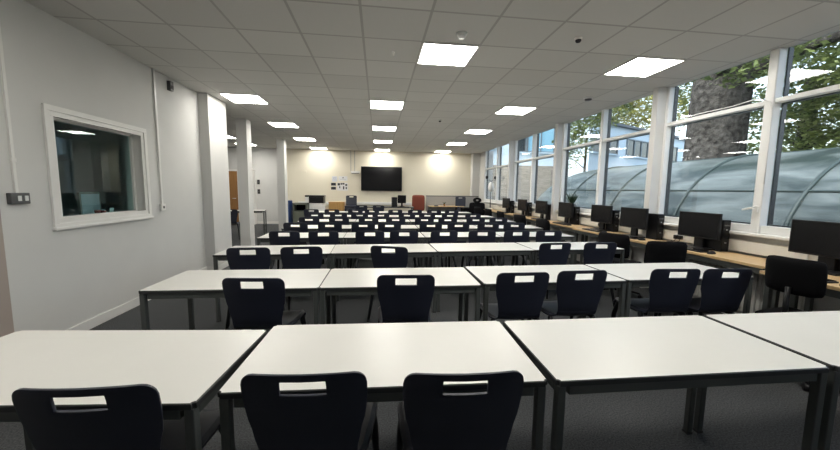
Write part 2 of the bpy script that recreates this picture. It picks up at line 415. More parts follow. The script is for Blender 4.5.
t = thing('motion_sensor', 'small grey sensor box high on the left wall under the ceiling', 'sensor', (XL, 5.28, 2.83))
B(0, .05, -.04, .04, -.07, .06, M['greysock'], bevel=.008).build('housing', t)
B(.05, .055, -.025, .025, -.05, 0, M['ink']).build('lens', t)

# ------------------------------------------------------------------ classroom table
def make_table():
    t = thing('classroom_table', '', 'table')
    tp = MB(); b = bmesh.new(); bmesh.ops.create_cube(b, size=1)
    for v in b.verts: v.co = Vector((v.co.x * 1.206, v.co.y * .600, .719 + v.co.z * .022))
    bmesh.ops.bevel(b, geom=[e for e in b.edges if abs(e.verts[0].co.z - e.verts[1].co.z) > .01], offset=.012, segments=3, affect='EDGES')
    bmesh.ops.bevel(b, geom=[e for e in b.edges if e.verts[0].co.z > .729 and e.verts[1].co.z > .729], offset=.004, segments=1, affect='EDGES')
    tp.add(b, M['laminate'])
    k = tp.mi(M['edge']); tp.bm.faces.ensure_lookup_table(); tp.bm.normal_update()
    for f in tp.bm.faces:
        if f.normal.z < .9: f.material_index = k
    tp.build('tabletop', t)
    for sy in (-1, 1): B(-.55, .55, sy * .281 - .012, sy * .281 + .012, .668, .708, M['frame'], bevel=.003).build('frame_rail', t)
    for sx in (-1, 1): B(sx * .581 - .012, sx * .581 + .012, -.255, .255, .668, .708, M['frame'], bevel=.003).build('frame_rail', t)
    for sx in (-1, 1):
        for sy in (-1, 1):
            lg = B(sx * .580 - .017, sx * .580 + .017, sy * .279 - .017, sy * .279 + .017, .012, .708, M['frame'], bevel=.004).build('leg', t)
            B(sx * .580 - .018, sx * .580 + .018, sy * .279 - .018, sy * .279 + .018, 0, .015, M['foot']).build('foot', lg)
    return t
rown = ['nearest', 'second', 'third', 'fourth', 'fifth', 'sixth', 'seventh', 'rearmost']
posn = ['leftmost', 'second from left', 'third from left', 'rightmost']
rows = [
 [(-1.180, 1.488, -4.8), (.052, 1.470, -2.1), (1.283, 1.434, -.8), (2.515, 1.420, -.8)],
 [(-1.024, 2.765, -.8), (.184, 2.745, -1.0), (1.413, 2.768, .3), (2.632, 2.790, .6)],
 [(-1.132, 4.06, 1.5), (.072, 4.10, 1.8), (1.286, 4.15, 1.5), (2.500, 4.18, 0)],
 [(-1.105, 5.29, .3), (.10, 5.30, .8), (1.312, 5.32, .3), (2.523, 5.33, 0)]]
for k, (yn, xl) in enumerate(((6.15, -1.68), (7.42, -1.70), (8.72, -1.76), (10.25, -1.95))):
    rows.append([(xl + .6 + 1.214 * i, yn + .3, random.uniform(-.5, .5)) for i in range(4)])
tb = make_table(); first = True
for r_, row in enumerate(rows):
    for c_, (x, y, a) in enumerate(row):
        l = 'white-topped grey-framed table, %s in the %s row of tables' % (posn[c_], rown[r_])
        if first: tb.location = (x, y, 0); tb.rotation_euler.z = R(a); tag(tb, l, None, 'white classroom tables'); first = False
        else: dup(tb, (x, y, 0), R(a), l)

# ------------------------------------------------------------------ slot-backed chair (one-piece shell)
def shell_from_grid(name, P, quads, thick, m, parent):
    me = bpy.data.meshes.new(name); used = {}
    vs, fs = [], []
    for q in quads:
        ids = []
        for k in q:
            if k not in used: used[k] = len(vs); vs.append(P[k])
            ids.append(used[k])
        fs.append(ids)
    me.from_pydata(vs, [], fs); me.materials.append(m)
    for p in me.polygons: p.use_smooth = True
    o = bpy.data.objects.new(name, me); col.objects.link(o); o.parent = parent
    s = o.modifiers.new('thickness', 'SOLIDIFY'); s.thickness = thick; s.offset = 0
    bv = o.modifiers.new('soft_edge', 'BEVEL'); bv.width = .0035; bv.segments = 2; bv.limit_method = 'ANGLE'; bv.angle_limit = R(50)
    return o
def interp(tbl, v):
    for (a, fa), (b, fb) in zip(tbl, tbl[1:]):
        if a <= v <= b:
            t = (v - a) / (b - a); t = t * t * (3 - 2 * t) * .5 + t * .5
            return fa + (fb - fa) * t
    return tbl[0][1] if v < tbl[0][0] else tbl[-1][1]
def make_chair():
    t = thing('classroom_chair', '', 'chair')
    W = [(.46, .168), (.52, .168), (.60, .182), (.68, .201), (.76, .207), (.84, .207)]
    Yc = [(.46, -.165), (.50, -.182), (.60, -.200), (.84, -.238)]
    top = .838; rc = .042
    zs = [.50, .54, .58, .62, .66, .70, .735, .748, .764, .780, .798, .814, .818, .825, .831, .835, .838]
    us = [-1, -.96, -.88, -.77, -.62, -.48, -.365, -.2, 0, .2, .365, .48, .62, .77, .88, .96, 1]
    P = {}; quads = []
    for i, z in enumerate(zs):
        w_ = interp(W, z)
        e = max(0, z - (top - rc)); w2 = w_ - (rc - math.sqrt(max(0, rc * rc - e * e)))
        for j, u in enumerate(us):
            x = u * w2
            y = interp(Yc, z) + .024 * (abs(x) / .2) ** 2.4 - .006 * max(0, 1 - abs(x) / .2)
            zz = z
            zz += .007 * (1 - (abs(x) / .203) ** 2) * max(0, (z - .60) / .238)
            P[(i, j)] = (x, y, zz)
    for i in range(len(zs) - 1):
        for j in range(len(us) - 1):
            zc = (zs[i] + zs[i + 1]) / 2; uc = (us[j] + us[j + 1]) / 2
            if .764 < zc < .814 and abs(uc) < .365: continue
            quads.append([(i, j), (i, j + 1), (i + 1, j + 1), (i + 1, j)])
    shell_from_grid('backrest', P, quads, .010, M['shell'], t)
    # seat: from the back bend forward to a rolled front edge
    prof = [(-.182, .500, .168), (-.176, .478, .168), (-.160, .462, .172), (-.13, .452, .180), (-.07, .447, .197), (.0, .447, .208), (.08, .450, .216),
            (.15, .455, .221), (.195, .455, .221), (.222, .447, .217), (.236, .430, .210), (.240, .412, .204)]
    us2 = [-1, -.97, -.9, -.75, -.5, -.25, 0, .25, .5, .75, .9, .97, 1]
    P = {}; quads = []
    for i, (y, z, w_) in enumerate(prof):
        for j, u in enumerate(us2):
            flat = min(1, max(0, (y + .17) / .06))
            if i == 0: x = u * w_; yy = interp(Yc, .5) + .024 * (abs(x) / .2) ** 2.4 - .006 * max(0, 1 - abs(x) / .2); P[(i, j)] = (x, yy, z); continue
            x = u * w_
            dz = (.016 * abs(u) ** 3 - .010 * (1 - abs(u))) * flat * (1 if y < .2 else .4)
            if abs(u) > .93: dz -= .02 * flat
            P[(i, j)] = (x, y + (1 - flat) * .024 * (abs(x) / .2) ** 2.4, z + dz)
    for i in range(len(prof) - 1):
        for j in range(len(us2) - 1): quads.append([(i, j), (i, j + 1), (i + 1, j + 1), (i + 1, j)])
    shell_from_grid('seat', P, quads, .010, M['shell'], t)
    for s in (-1, 1):
        fl = MB().tube([(s * .165, .13, .438), (s * .190, .185, .425), (s * .205, .215, .32), (s * .222, .240, .013)], [.020, .021, .018, .014], M['shell_leg'], 10, sx=1.25).build('leg', t)
        MB().lathe([(.017, 0), (.018, .02), (.012, .025)], M['foot'], 10, Matrix.Translation((s * .222, .240, 0))).build('foot', fl)
        rl = MB().tube([(s * .160, -.05, .438), (s * .185, -.10, .420), (s * .205, -.16, .28), (s * .222, -.245, .013)], [.020, .021, .018, .014], M['shell_leg'], 10, sx=1.25).build('leg', t)
        MB().lathe([(.017, 0), (.018, .02), (.012, .025)], M['foot'], 10, Matrix.Translation((s * .222, -.245, 0))).build('foot', rl)
        MB().tube([(s * .160, -.08, .432), (s * .172, .02, .426), (s * .168, .15, .432)], .014, M['shell_leg'], 8).build('seat_rail', t)
    MB().tube([(-.155, -.03, .430), (0, -.03, .422), (.155, -.03, .430)], .012, M['shell_leg'], 8).build('stretcher', t)
    return t
ch = make_chair(); first = True
# (x of the back's centre, y of the back's top edge, turn) for each chair, row by row
ROW = [
 [(-.890, 1.075, -2), (-.245, 1.088, -3), (.290, 1.040, -3)],
 [(-.838, 2.335, -5), (.198, 2.345, -3), (1.083, 2.355, 0), (1.580, 2.385, 1), (2.385, 2.385, -4), (2.828, 2.355, -4)],
 [(-1.297, 3.54, 3), (-.785, 3.57, 4), (.108, 3.56, -19), (2.085, 3.715, 5), (2.67, 3.73, -2)]]
ROW.append([(x, 4.88, random.uniform(-4, 4)) for x in (-1.30, -.765, -.115, .378, .977, 1.553, 2.10, 2.615)])
ROW.append([(x, 6.06, random.uniform(-4, 4)) for x in (-1.425, -.842, -.262, .205, .955, 1.472, 2.04, 2.545)])
ROW.append([(x, 7.22, random.uniform(-4, 4)) for x in (-1.42, -.815, -.20, .374, .996, 1.508, 2.137, 2.66)])
ROW.append([(x, 8.42, random.uniform(-4, 4)) for x in (-1.52, -.958, -.448, .072, .716, 1.23, 1.81, 2.42)])
ROW.append([(x, 9.90, random.uniform(-4, 4)) for x in (-1.88, -1.31, -.645, -.178, .50, 1.08, 1.65, 2.18)])
hand = {0: ['leftmost, at the lower left', 'left of the middle', 'its slot dark inside'],
        1: ['first from the left wall', 'alone at the second table', 'left of a close pair at the third table', 'right of a close pair at the third table', 'left of a close pair at the last table', 'last before the window desk'],
        2: ['first from the left wall', 'second from the left wall', 'turned askew in the middle', 'first before the window desk end', 'last before the window desk']}
cn = ['first', 'second', 'third', 'fourth', 'fifth', 'sixth', 'seventh', 'eighth']
for r_, row in enumerate(ROW):
    for i, (x, y, a) in enumerate(row):
        if r_ in hand: l = 'navy slot-backed chair in the %s row, %s' % (rown[r_], hand[r_][i])
        else: l = 'navy slot-backed chair in the %s row, %s from the left end' % (rown[r_], cn[i])
        an = R(a); off = Vector((0, .235, 0)); off.rotate(Matrix.Rotation(an, 3, 'Z'))
        p = (x + off.x, y + off.y, 0)
        if first: ch.location = p; ch.rotation_euler.z = an; tag(ch, l, None, 'navy slot-backed chairs at the tables'); first = False
        else: dup(ch, p, an, l)
# stacks of the same chair along the back wall
for (x, y, n, nm) in ((-1.02, 12.9, 5, 'left of the television'), (3.25, 12.75, 5, 'in front of the grey partition')):
    for k in range(n):
        w_ = ['bottom of', 'second up in', 'third up in', 'fourth up in', 'topmost of'][k]
        dup(ch, (x, y + .25, .082 * k + (0)), R(180), 'navy slot-backed chair, %s the stack %s' % (w_, nm), 'stacked navy chairs by the back wall')

# ------------------------------------------------------------------ window-side desks and computers
XD = XW - .07
PIERS = [(1.65, 1.75), (4.57, 4.67), (7.32, 7.43), (10.05, 10.17)]
def desk(x0, x1, y0, y1, l, z=.77, m_='wood', notch=False):
    cx_, cy_ = (x0 + x1) / 2, (y0 + y1) / 2
    t = thing('desk', l, 'desk', (cx_, cy_, 0))
    hx, hy = (x1 - x0) / 2, (y1 - y0) / 2
    tp = MB()
    if notch:
        xn = 3.965
        tp.box(x0 - cx_, xn - cx_, y0 - cy_, y1 - cy_, z - .028, z, M[m_], bevel=.002)
        ya = y0
        for (a, b_) in PIERS + [(99, 99)]:
            if b_ < y0: continue
            ye = min(a - .005, y1)
            if ye > ya + .02: tp.box(xn - cx_, x1 - cx_, ya - cy_, ye - cy_, z - .028, z, M[m_], bevel=.0005)
            ya = max(ya, b_ + .005)
            if ya >= y1: break
    else: tp.box(-hx, hx, -hy, hy, z - .028, z, M[m_], bevel=.003)
    tp.build('desk_top', t)
    lx = (-hx + .05, (3.86 if notch else x1 - .05) - cx_)
    for sx in lx:
        for sy in (-1, 1): B(sx - .02, sx + .02, sy * (hy - .05) - .02, sy * (hy - .05) + .02, 0, z - .028, M['frame'], bevel=.003).build('leg', t)
    B(-hx + .03, -hx + .05, -hy + .07, hy - .07, z - .09, z - .028, M['frame']).build('frame_rail', t)
    return t
desk(3.37, XD, .6, 2.57, 'light oak desk under the near end of the windows, holding the largest-looking monitor', notch=True)
desk(3.60, XD, 2.58, 5.90, 'light oak desk holding the second, third and fourth monitors', notch=True)
desk(3.68, XD, 5.91, 8.30, 'light oak desk beside the potted plant on the sill', notch=True)
desk(3.74, XD, 8.31, 12.0, 'light oak desk at the far end of the windows', notch=True)

def make_monitor():                      # screen faces -x; origin on the desk
    t = thing('monitor', '', 'monitor')
    B(-.018, .018, -.265, .265, .135, .445, M['blackp'], bevel=.006).build('housing', t)
    B(-.0195, -.0175, -.254, .254, .152, .434, M['screen']).build('screen', t)
    B(.018, .05, -.13, .13, .20, .36, M['blackp'], bevel=.012).build('rear_bulge', t)
    st = MB(); st.box(.015, .05, -.06, .06, .01, .26, M['blackp'], bevel=.006); st.build('stand', t)
    MB().box(-.10, .10, -.15, .15, 0, .022, M['blackp'], bevel=.006).build('base', t)
    return t
def make_tower():
    t = thing('desktop_computer', '', 'computer')
    B(-.10, .10, -.05, .05, 0, .37, M['blackp'], bevel=.004).build('case', t)
    f = MB(); f.box(-.104, -.099, -.046, .046, .005, .365, M['screen'], bevel=.001); f.build('front_panel', t)
    B(-.106, -.103, -.035, .035, .30, .315, M['greysock']).build('disc_drive', t)
    B(-.106, -.103, -.006, .006, .25, .262, M['metal']).build('power_button', t)
    B(-.106, -.103, -.012, .012, .10, .108, M['metal']).build('port', t)
    return t
def make_keyboard():
    t = thing('keyboard', '', 'keyboard')
    B(-.065, .065, -.22, .22, 0, .014, M['blackp'], bevel=.004).build('case', t)
    k = MB()
    for i in range(5):
        for j in range(15): k.box(-.055 + i * .0225, -.055 + i * .0225 + .018, -.212 + j * .0285, -.212 + j * .0285 + .024, .014, .020, M['screen'])
    k.build('keys', t)
    return t
def make_mouse():
    t = thing('mouse', '', 'mouse')
    b = MB(); q = bmesh.new(); bmesh.ops.create_uvsphere(q, u_segments=14, v_segments=8, radius=1)
    for v in q.verts: v.co = Vector((v.co.x * .052, v.co.y * .03, max(0, v.co.z) * .034))
    for f in q.faces: f.smooth = True
    b.add(q, M['blackp']); b.build('shell', t)
    B(-.046, -.02, -.002, .002, .024, .033, M['greysock'], bevel=.001).build('wheel', t)
    return t
mon, tow, key, mou = make_monitor(), make_tower(), make_keyboard(), make_mouse()
mons = [(3.90, 2.48, 'nearest to the camera'), (3.88, 3.67, 'second from the camera'), (3.84, 4.69, 'third, standing in front of the near pier'), (3.88, 5.50, 'fourth, before the middle mullion'),
        (3.88, 6.64, 'fifth, in front of the potted plant'), (3.85, 7.66, 'sixth, in front of the second pier'), (3.88, 8.80, 'seventh'), (3.88, 9.98, 'eighth and farthest')]
for i, (x, y, nm) in enumerate(mons):
    xk = 3.47 if i == 0 else (3.71 if i < 4 else 3.76)
    yk = y - .05 if i else y - .12
    for (o, p, a, l, g) in ((mon, (x, y, .77), 0, 'black flat monitor on the window desk, ' + nm, 'black monitors along the window desk'),
                      (tow, (4.005 if i != 2 else 4.0, y - (.13 if i != 2 else .235), .77), R(90), 'slim black computer tower right of the monitor, ' + nm, 'black computer towers along the window desk'),
                      (key, (xk, yk, .77), R(random.uniform(-4, 4)), 'black keyboard before the window-desk monitor, ' + nm, 'black keyboards along the window desk'),
                      (mou, (xk + .01, yk - .29, .77), R(random.uniform(-20, 20)), 'black mouse by the keyboard of the monitor, ' + nm, 'black mice along the window desk')):
        if i == 0: o.location = p; o.rotation_euler.z = a; o['label'] = l; o['group'] = g
        else: dup(o, p, a, l)
# badge on the nearest monitor's base
tag(B(-.001, .001, -.045, .045, -.015, .015, M['metal'], mtx=Matrix.Rotation(R(-20), 4, 'Y')).build('card', None, (3.805, 2.50, .800)), 'small silver card leaning on the base of the nearest monitor', 'card')
# plugs, sockets, cables
for (y, l) in ((2.78, 'white wall socket on the trunking beside the nearest monitor'), (4.10, 'white wall socket on the trunking between the second and third monitors'), (5.72, 'white wall socket on the trunking behind the fourth monitor')):
    t = thing('wall_socket', l, 'socket', (XW - .065, y, .855))
    B(-.012, 0, -.07, .07, -.042, .042, M['white_gloss'], bevel=.004).build('plate', t)
    for s in (-.03, .03): B(-.016, -.011, s - .006, s + .006, .01, .025, M['paper']).build('rocker', t)
    if y > 3:
        for s, nm in ((-.035, 'right-hand'), (.035, 'left-hand')):
            p = MB(); p.box(-.055, -.013, s - .024, s + .024, -.035, .02, M['blackp'], bevel=.008)
            p.tube([(-.04, s, -.03), (-.045, s, -.055), (-.06, s + .03, -.078), (-.10, s + .07, -.080)], .004, M['blackp'], 6)
            q = p.build('plug', None, (XW - .065, y, .855)); tag(q, '%s black plug in the %s' % (nm, l[6:]), 'plug')
for (y0, l) in ((4.15, 'black cable looping on the desk beside the third monitor'), (2.05, 'black cable trailing on the desk beside the nearest monitor')):
    tag(MB().tube([(3.98, y0, .774), (3.94, y0 - .05, .80), (3.90, y0 - .10, .815), (3.86, y0 - .13, .79), (3.88, y0 - .18, .775), (3.98, y0 - .2, .775)], .004, M['blackp'], 6).build('cable'), l, 'cable')
# aloe on the sill
t = thing('potted_plant', 'spiky dark succulent in a grey pot on the sill behind the fifth monitor', 'plant', (4.06, 6.72, 1.02))
MB().lathe([(.055, 0), (.075, .13), (.085, .15), (.085, .17), (.07, .17), (.068, .15)], M['pot'], 20).build('pot', t)
MB().lathe([(.066, .14), (.03, .155)], M['soil'], 16).build('soil', t)
lv = MB()
for k in range(22):
    a = k * 2.4; el = R(25 + 55 * ((k * 7) % 11) / 11); L_ = random.uniform(.20, .29)
    dx, dy = math.cos(a), math.sin(a)
    if dx > 0: dx *= .25
    pts = []
    for q in range(6):
        f = q / 5; rr = L_ * f * math.cos(el) ; pts.append((dx * rr, dy * rr, .15 + L_ * f * math.sin(el) + .03 * f * f))
    lv.tube(pts, [.018, .019, .016, .012, .007, .001], M['aloe'], 6)
lv.build('leaves', t)
# radiator under the window
for (y0, y1, l) in ((2.7, 4.3, 'white ribbed radiator under the near window, behind the second monitor desk'), (5.0, 7.0, 'white ribbed radiator under the second window bay')):
    t = thing('radiator', l, 'radiator', (XW - .03, (y0 + y1) / 2, 0)); h = (y1 - y0) / 2
    rb = MB(); rb.box(-.02, .0, -h, h, .12, .62, M['radiator'], bevel=.004)
    n = int(2 * h / .05)
    for k in range(n): rb.box(-.034, -.018, -h + .02 + k * .05, -h + .045 + k * .05, .14, .60, M['radiator'], bevel=.005)
    rb.build('panel', t)
    B(-.045, .02, -h, h, .615, .635, M['radiator'], bevel=.004).build('grille', t)
    v = MB(); v.tube([(-.02, -h - .05, 0), (-.02, -h - .05, .16), (-.02, -h + .01, .16)], .009, M['metal'], 8); v.build('pipe', t)
    MB().lathe([(.018, .16), (.022, .18), (.022, .24), (.016, .25)], M['white_gloss'], 14, Matrix.Translation((-.02, -h - .05, 0))).build('valve', t)

# ------------------------------------------------------------------ office chairs
def office_chair(name, l, loc, rz, m_='fabric', bw=.42, bh=.42, zb=.50, sh=.46, group=None, head=False):
    t = thing(name, l, 'chair', loc, rz, group)            # sitter looks along +y
    def pad(w_, h_, th, curve):
        b = bmesh.new(); n = 10; vv = {}
        for s in (0, 1):
            for i in range(n + 1):
                for j in range(n + 1):
                    u, v = i / n * 2 - 1, j / n * 2 - 1
                    su = u * math.sqrt(1 - .16 * v * v * abs(v) ** 4); sv = v * math.sqrt(1 - .16 * u * u * abs(u) ** 4)
                    ed = max(abs(u), abs(v)); bul = th * .5 * (1 - ed ** 6 * .75)
                    vv[s, i, j] = b.verts.new((su * w_ / 2, (bul if s else -bul) + curve * u * u, sv * h_ / 2))
        for i in range(n):
            for j in range(n):
                b.faces.new([vv[0, i, j], vv[0, i + 1, j], vv[0, i + 1, j + 1], vv[0, i, j + 1]]); b.faces.new([vv[1, i, j], vv[1, i, j + 1], vv[1, i + 1, j + 1], vv[1, i + 1, j]])
        for i in range(n):
            for (j, fl) in ((0, 0), (n, 1)):
                q = [vv[0, i, j], vv[1, i, j], vv[1, i + 1, j], vv[0, i + 1, j]]; b.faces.new(q)
                q = [vv[0, j, i], vv[1, j, i], vv[1, j, i + 1], vv[0, j, i + 1]]; b.faces.new(q)
        for f in b.faces: f.smooth = True
        return b
    MB().add(pad(bw, bh, .06, .025), M[m_], Matrix.Translation((0, -.215, zb + bh / 2)) @ Matrix.Rotation(R(6), 4, 'X')).build('backrest', t)
    MB().add(pad(.46, .44, .075, 0), M[m_], Matrix.Translation((0, .02, sh)) @ Matrix.Rotation(R(90), 4, 'X')).build('seat', t)
    MB().tube([(0, -.06, sh - .03), (0, -.20, sh - .035), (0, -.255, sh + .02), (0, -.250, zb + .06)], .016, M['blackp'], 8, sx=1.6).build('back_bracket', t)
    MB().lathe([(.028, .10), (.028, .26), (.016, .26), (.016, sh - .03)], M['blackp'], 14).build('gas_stem', t)
    bs = MB(); bs.lathe([(.04, .07), (.045, .09), (.035, .115)], M['blackp'], 14)
    for k in range(5):
        a = R(72 * k + 18); bs.tube([(.03 * math.cos(a), .03 * math.sin(a), .095), (.27 * math.cos(a), .27 * math.sin(a), .068)], [.022, .014], M['blackp'], 8)
    bs.build('base', t)
    for k in range(5):
        a = R(72 * k + 18); c = MB()
        c.lathe([(.024, -.022), (.028, -.012), (.028, .012), (.024, .022)], M['blackp'], 12, Matrix.Translation((.27 * math.cos(a), .27 * math.sin(a), .028)) @ Matrix.Rotation(a, 4, 'Z') @ Matrix.Rotation(R(90), 4, 'X'))
        c.tube([(.27 * math.cos(a), .27 * math.sin(a), .03), (.27 * math.cos(a), .27 * math.sin(a), .075)], .007, M['blackp'], 6)
        c.build('castor', t)
    if head:
        hd = MB()
        q = bmesh.new(); ring = []
        for (ra, rb_, y) in ((.15, .10, -.03), (.15, .10, .03), (.045, .03, .03), (.045, .03, -.03)):
            ring.append([q.verts.new((ra * math.cos(2 * PI * k / 24), y, rb_ * math.sin(2 * PI * k / 24))) for k in range(24)])
        for i in range(4):
            for k in range(24):
                f = q.faces.new([ring[i][k], ring[i][(k + 1) % 24], ring[(i + 1) % 4][(k + 1) % 24], ring[(i + 1) % 4][k]])
        hd.add(q, M[m_], Matrix.Translation((0, -.25, zb + bh + .08))); hd.build('headrest', t)
    return t
og = 'black swivel chairs at the window desk'
oc = office_chair('office_chair', 'black square-backed swivel chair at the nearest window desk', (3.33, 2.20, 0), R(-78), zb=.69, bh=.28, bw=.34, group=og)
oc2 = office_chair('office_chair', 'broad black swivel chair back in front of the second monitor', (3.37, 3.68, 0), R(-20), zb=.56, bh=.33, bw=.42, group=og)
dup(oc2, (3.36, 4.30, 0), R(-65), 'black swivel chair seen side-on in front of the third monitor')
for (x, y, a, l) in ((3.42, 6.35, -80, 'black swivel chair side-on below the fifth monitor'), (3.45, 7.55, -75, 'black swivel chair below the sixth monitor'), (3.45, 8.75, -85, 'black swivel chair below the seventh monitor'), (3.5, 9.95, -80, 'black swivel chair below the eighth monitor'), (3.5, 11.1, -75, 'farthest black swivel chair at the window desk')):
    dup(oc2, (x, y, 0), R(a), l)

# ------------------------------------------------------------------ back wall
t = thing('television', 'large black wall-mounted television on the cream back wall', 'television', (.145, YB - .005, 1.84))
B(-.82, .82, -.075, -.03, -.485, .485, M['blackp'], bevel=.006).build('housing', t)
B(-.805, .805, -.078, -.074, -.465, .472, M['tvscreen']).build('screen', t)
B(-.25, .25, -.03, 0, -.2, .2, M['greysock']).build('wall_bracket', t)
t = thing('connection_box', 'white box shelf beside the upper left corner of the television', 'box', (-.90, YB, 2.08))
B(-.17, .17, -.12, 0, -.03, .045, M['white_gloss'], bevel=.006).build('housing', t)
B(-.15, .15, -.10, -.01, -.045, -.03, M['greysock']).build('bracket', t)
for (x, l) in ((-1.08, 'left of two conduits running down to the box by the television'), (-.93, 'right of two conduits running down to the box by the television')):
    tag(B(-.012, .012, -.016, 0, 2.125, CZ, M['greyfab'], bevel=.003).build('conduit', None, (x, YB, 0)), l, 'conduit')  # grey instead of wall tone: shadow lines along the conduits put into their colour
tag(B(XW - 7.28, 1.38, YB - .05, YB, .79, .90, M['white_gloss'], bevel=.006).build('cable_trunking'), 'white dado trunking along the cream back wall', 'trunking')
def poster(x0, x1, z0, z1, l, m_, marks=()):
    t = thing('notice', l, 'notice', ((x0 + x1) / 2, YB, (z0 + z1) / 2)); hx, hz = (x1 - x0) / 2, (z1 - z0) / 2
    B(-hx, hx, -.004, 0, -hz, hz, M[m_]).build('sheet', t)
    if marks:
        q = MB()
        for (a, b_, c, d_) in marks: q.box(a * hx, b_ * hx, -.0055, -.004, c * hz, d_ * hz, M['ink'])
        q.build('print', t)
poster(-1.82, -1.62, 1.70, 1.91, 'pale notice on the back wall, upper left of the group', 'paperb', [(-.6, .6, .5, .56), (-.6, .4, .2, .24), (-.6, .5, -.1, -.06)])
poster(-1.57, -1.22, 1.74, 1.92, 'pale wide notice on the back wall, upper right of the group', 'paper', [(-.1, .15, .1, .6), (-.7, .7, -.4, -.34)])
poster(-1.87, -1.67, 1.53, 1.66, 'dark landscape picture on the back wall, upper one at the lower left', 'paper', [(-.95, .95, -.8, .9)])
poster(-1.87, -1.67, 1.37, 1.50, 'dark landscape picture on the back wall, lower one at the lower left', 'paper', [(-.95, .95, -.8, .9)])
poster(-1.63, -1.21, 1.35, 1.66, 'white notice with scattered dark pictures on the back wall', 'paper', [(-.9, -.45, .3, .9), (-.35, -.05, .5, .95), (.0, .4, .55, .95), (.55, .9, .2, .7), (-.6, -.4, -.4, .1), (.1, .35, -.7, .1), (.6, .85, -.6, -.1)])
tag(B(-.05, .05, -.03, 0, -.03, .03, M['cream'], bevel=.006).build('motion_sensor', None, (-2.85, YB, 2.08)), 'small cream sensor on the back wall right of the far pillar', 'sensor')
# furniture in front of the back wall
desk(-.72, 1.36, 12.75, 13.45, 'grey desk below the television holding a computer', z=.76, m_='edge')
t = dup(mon, (.92, 13.2, .76), R(90), 'black monitor on the desk below the television'); t.scale = (.62, .62, 1.0)
dup(tow, (.62, 12.95, .76), R(20), 'black computer tower on the desk below the television')
dup(key, (.95, 12.86, .76), R(90), 'black keyboard on the desk below the television')
tag(B(-.15, .15, -.1, .1, 0, .02, M['greyfab']).build('paper_stack', None, (1.18, 12.95, .76)), 'pale paper stack on the desk right of the computer', 'papers')
office_chair('office_chair', 'rust red padded office chair by the back wall', (1.53, 13.0, 0), R(170), 'rust', .50, .62, .60, .50)
t = thing('screen_panel', 'pale grey low screen standing along the right of the back wall', 'screen', (2.88, 13.56, 0))
B(-.96, 1.20, -.02, .02, .06, 1.18, M['greyfab'], bevel=.006).build('panel', t)
B(-.97, 1.21, -.025, .025, 1.17, 1.20, M['frame'], bevel=.004).build('top_trim', t)
for s in (-.9, 1.10): B(s - .03, s + .03, -.09, .09, 0, .06, M['frame'], bevel=.006).build('foot', t)
desk(1.98, 3.35, 12.95, 13.5, 'low wooden table in front of the grey screen', z=.80)
t = thing('potted_plant', 'tiny dark plant in a brown pot on the low wooden table', 'plant', (2.58, 13.1, .80))
MB().lathe([(.03, 0), (.045, .07), (.045, .08)], M['oak'], 12).build('pot', t)
lv = MB()
for k in range(9): a = k * .7; lv.tube([(0, 0, .07), (.03 * math.cos(a), .03 * math.sin(a), .12), (.08 * math.cos(a), .08 * math.sin(a), .14 + .01 * (k % 3))], [.010, .012, .001], M['aloe'], 5)
lv.build('leaves', t)
tag(B(-.07, .07, -.05, .05, 0, .03, M['ink'], bevel=.006).build('book', None, (2.25, 13.05, .80)), 'small dark book lying on the low wooden table', 'book')
office_chair('office_chair', 'tall black office chair with holed headrest near the end window', (3.44, 11.6, 0), R(160), 'fabric', .56, .52, .48, .46, head=True)
t = thing('storage_box', 'black open-topped box on the floor before the end window', 'box', (3.45, 12.5, .0))
q = MB(); q.box(-.3, .3, -.25, .25, 0, .78, M['fabric'], bevel=.02); q.build('body', t); B(-.31, .31, -.26, .26, .76, .80, M['blackp'], bevel=.01).build('rim', t)
# double-headed stand by the end window
t = thing('lamp_stand', 'tall pale double-headed lamp stand by the end window', 'lamp', (4.02, 11.86, .77))
MB().lathe([(.10, 0), (.11, .015), (.02, .03)], M['upvc'], 18).build('base', t)
MB().tube([(0, 0, .02), (0, 0, 1.0)], .014, M['greysock'], 8).build('pole', t)
for s in (-1, 1):
    ar = MB().tube([(0, 0, .98), (s * .06, -.0, 1.04), (s * .15, 0, 1.02), (s * .155, 0, 1.10)], .010, M['greysock'], 8).build('arm', t)
    MB().lathe([(.03, 0), (.05, .05), (.045, .10), (.02, .12)], M['blackp'], 14, Matrix.Translation((s * .155, 0, 1.07))).build('lamp_head', ar)
MB().lathe([(.05, .62), (.10, .74), (.09, .90), (.03, .97)], M['upvc'], 16).build('shade', t)
# left end of the back wall
t = thing('screen_panel', 'narrow dark blue upright panel beside the far pillar', 'panel', (-3.16, 12.6, 0))
B(-.07, .07, -.25, .25, .03, .98, M['blue'], bevel=.01).build('panel', t); B(-.09, .09, -.27, .27, 0, .03, M['blackp']).build('foot', t)
t = thing('waste_bin', 'grey green hooded bin beside the blue panel', 'bin', (-2.76, 12.7, 0))
b = MB(); b.box(-.25, .25, -.22, .22, 0, .62, M['binm'], bevel=.02); b.build('body', t)
q = MB(); q.box(-.25, -.20, -.22, .22, .62, .90, M['binm'], bevel=.008); q.box(.20, .25, -.22, .22, .62, .90, M['binm'], bevel=.008); q.box(-.25, .25, -.22, .22, .84, .90, M['binm'], bevel=.008); q.box(-.2, .2, .18, .22, .62, .86, M['hole'])
q.build('hood', t); B(-.19, .19, -.21, -.19, .25, .58, M['hole'], bevel=.01).build('front_panel', t)
t = thing('cabinet', 'white cabinet under the printer by the back wall', 'cabinet', (-2.35, 13.2, 0))
B(-.42, .42, -.28, .28, 0, .80, M['white_gloss'], bevel=.006).build('body', t)
for s in (-1, 1):
    dd = B(s * .205 - .20, s * .205 + .20, -.298, -.28, .05, .77, M['white_gloss'], bevel=.004).build('door', t)
    B(s * .03 - .006, s * .03 + .006, -.315, -.298, .5, .62, M['metal']).build('handle', dd)
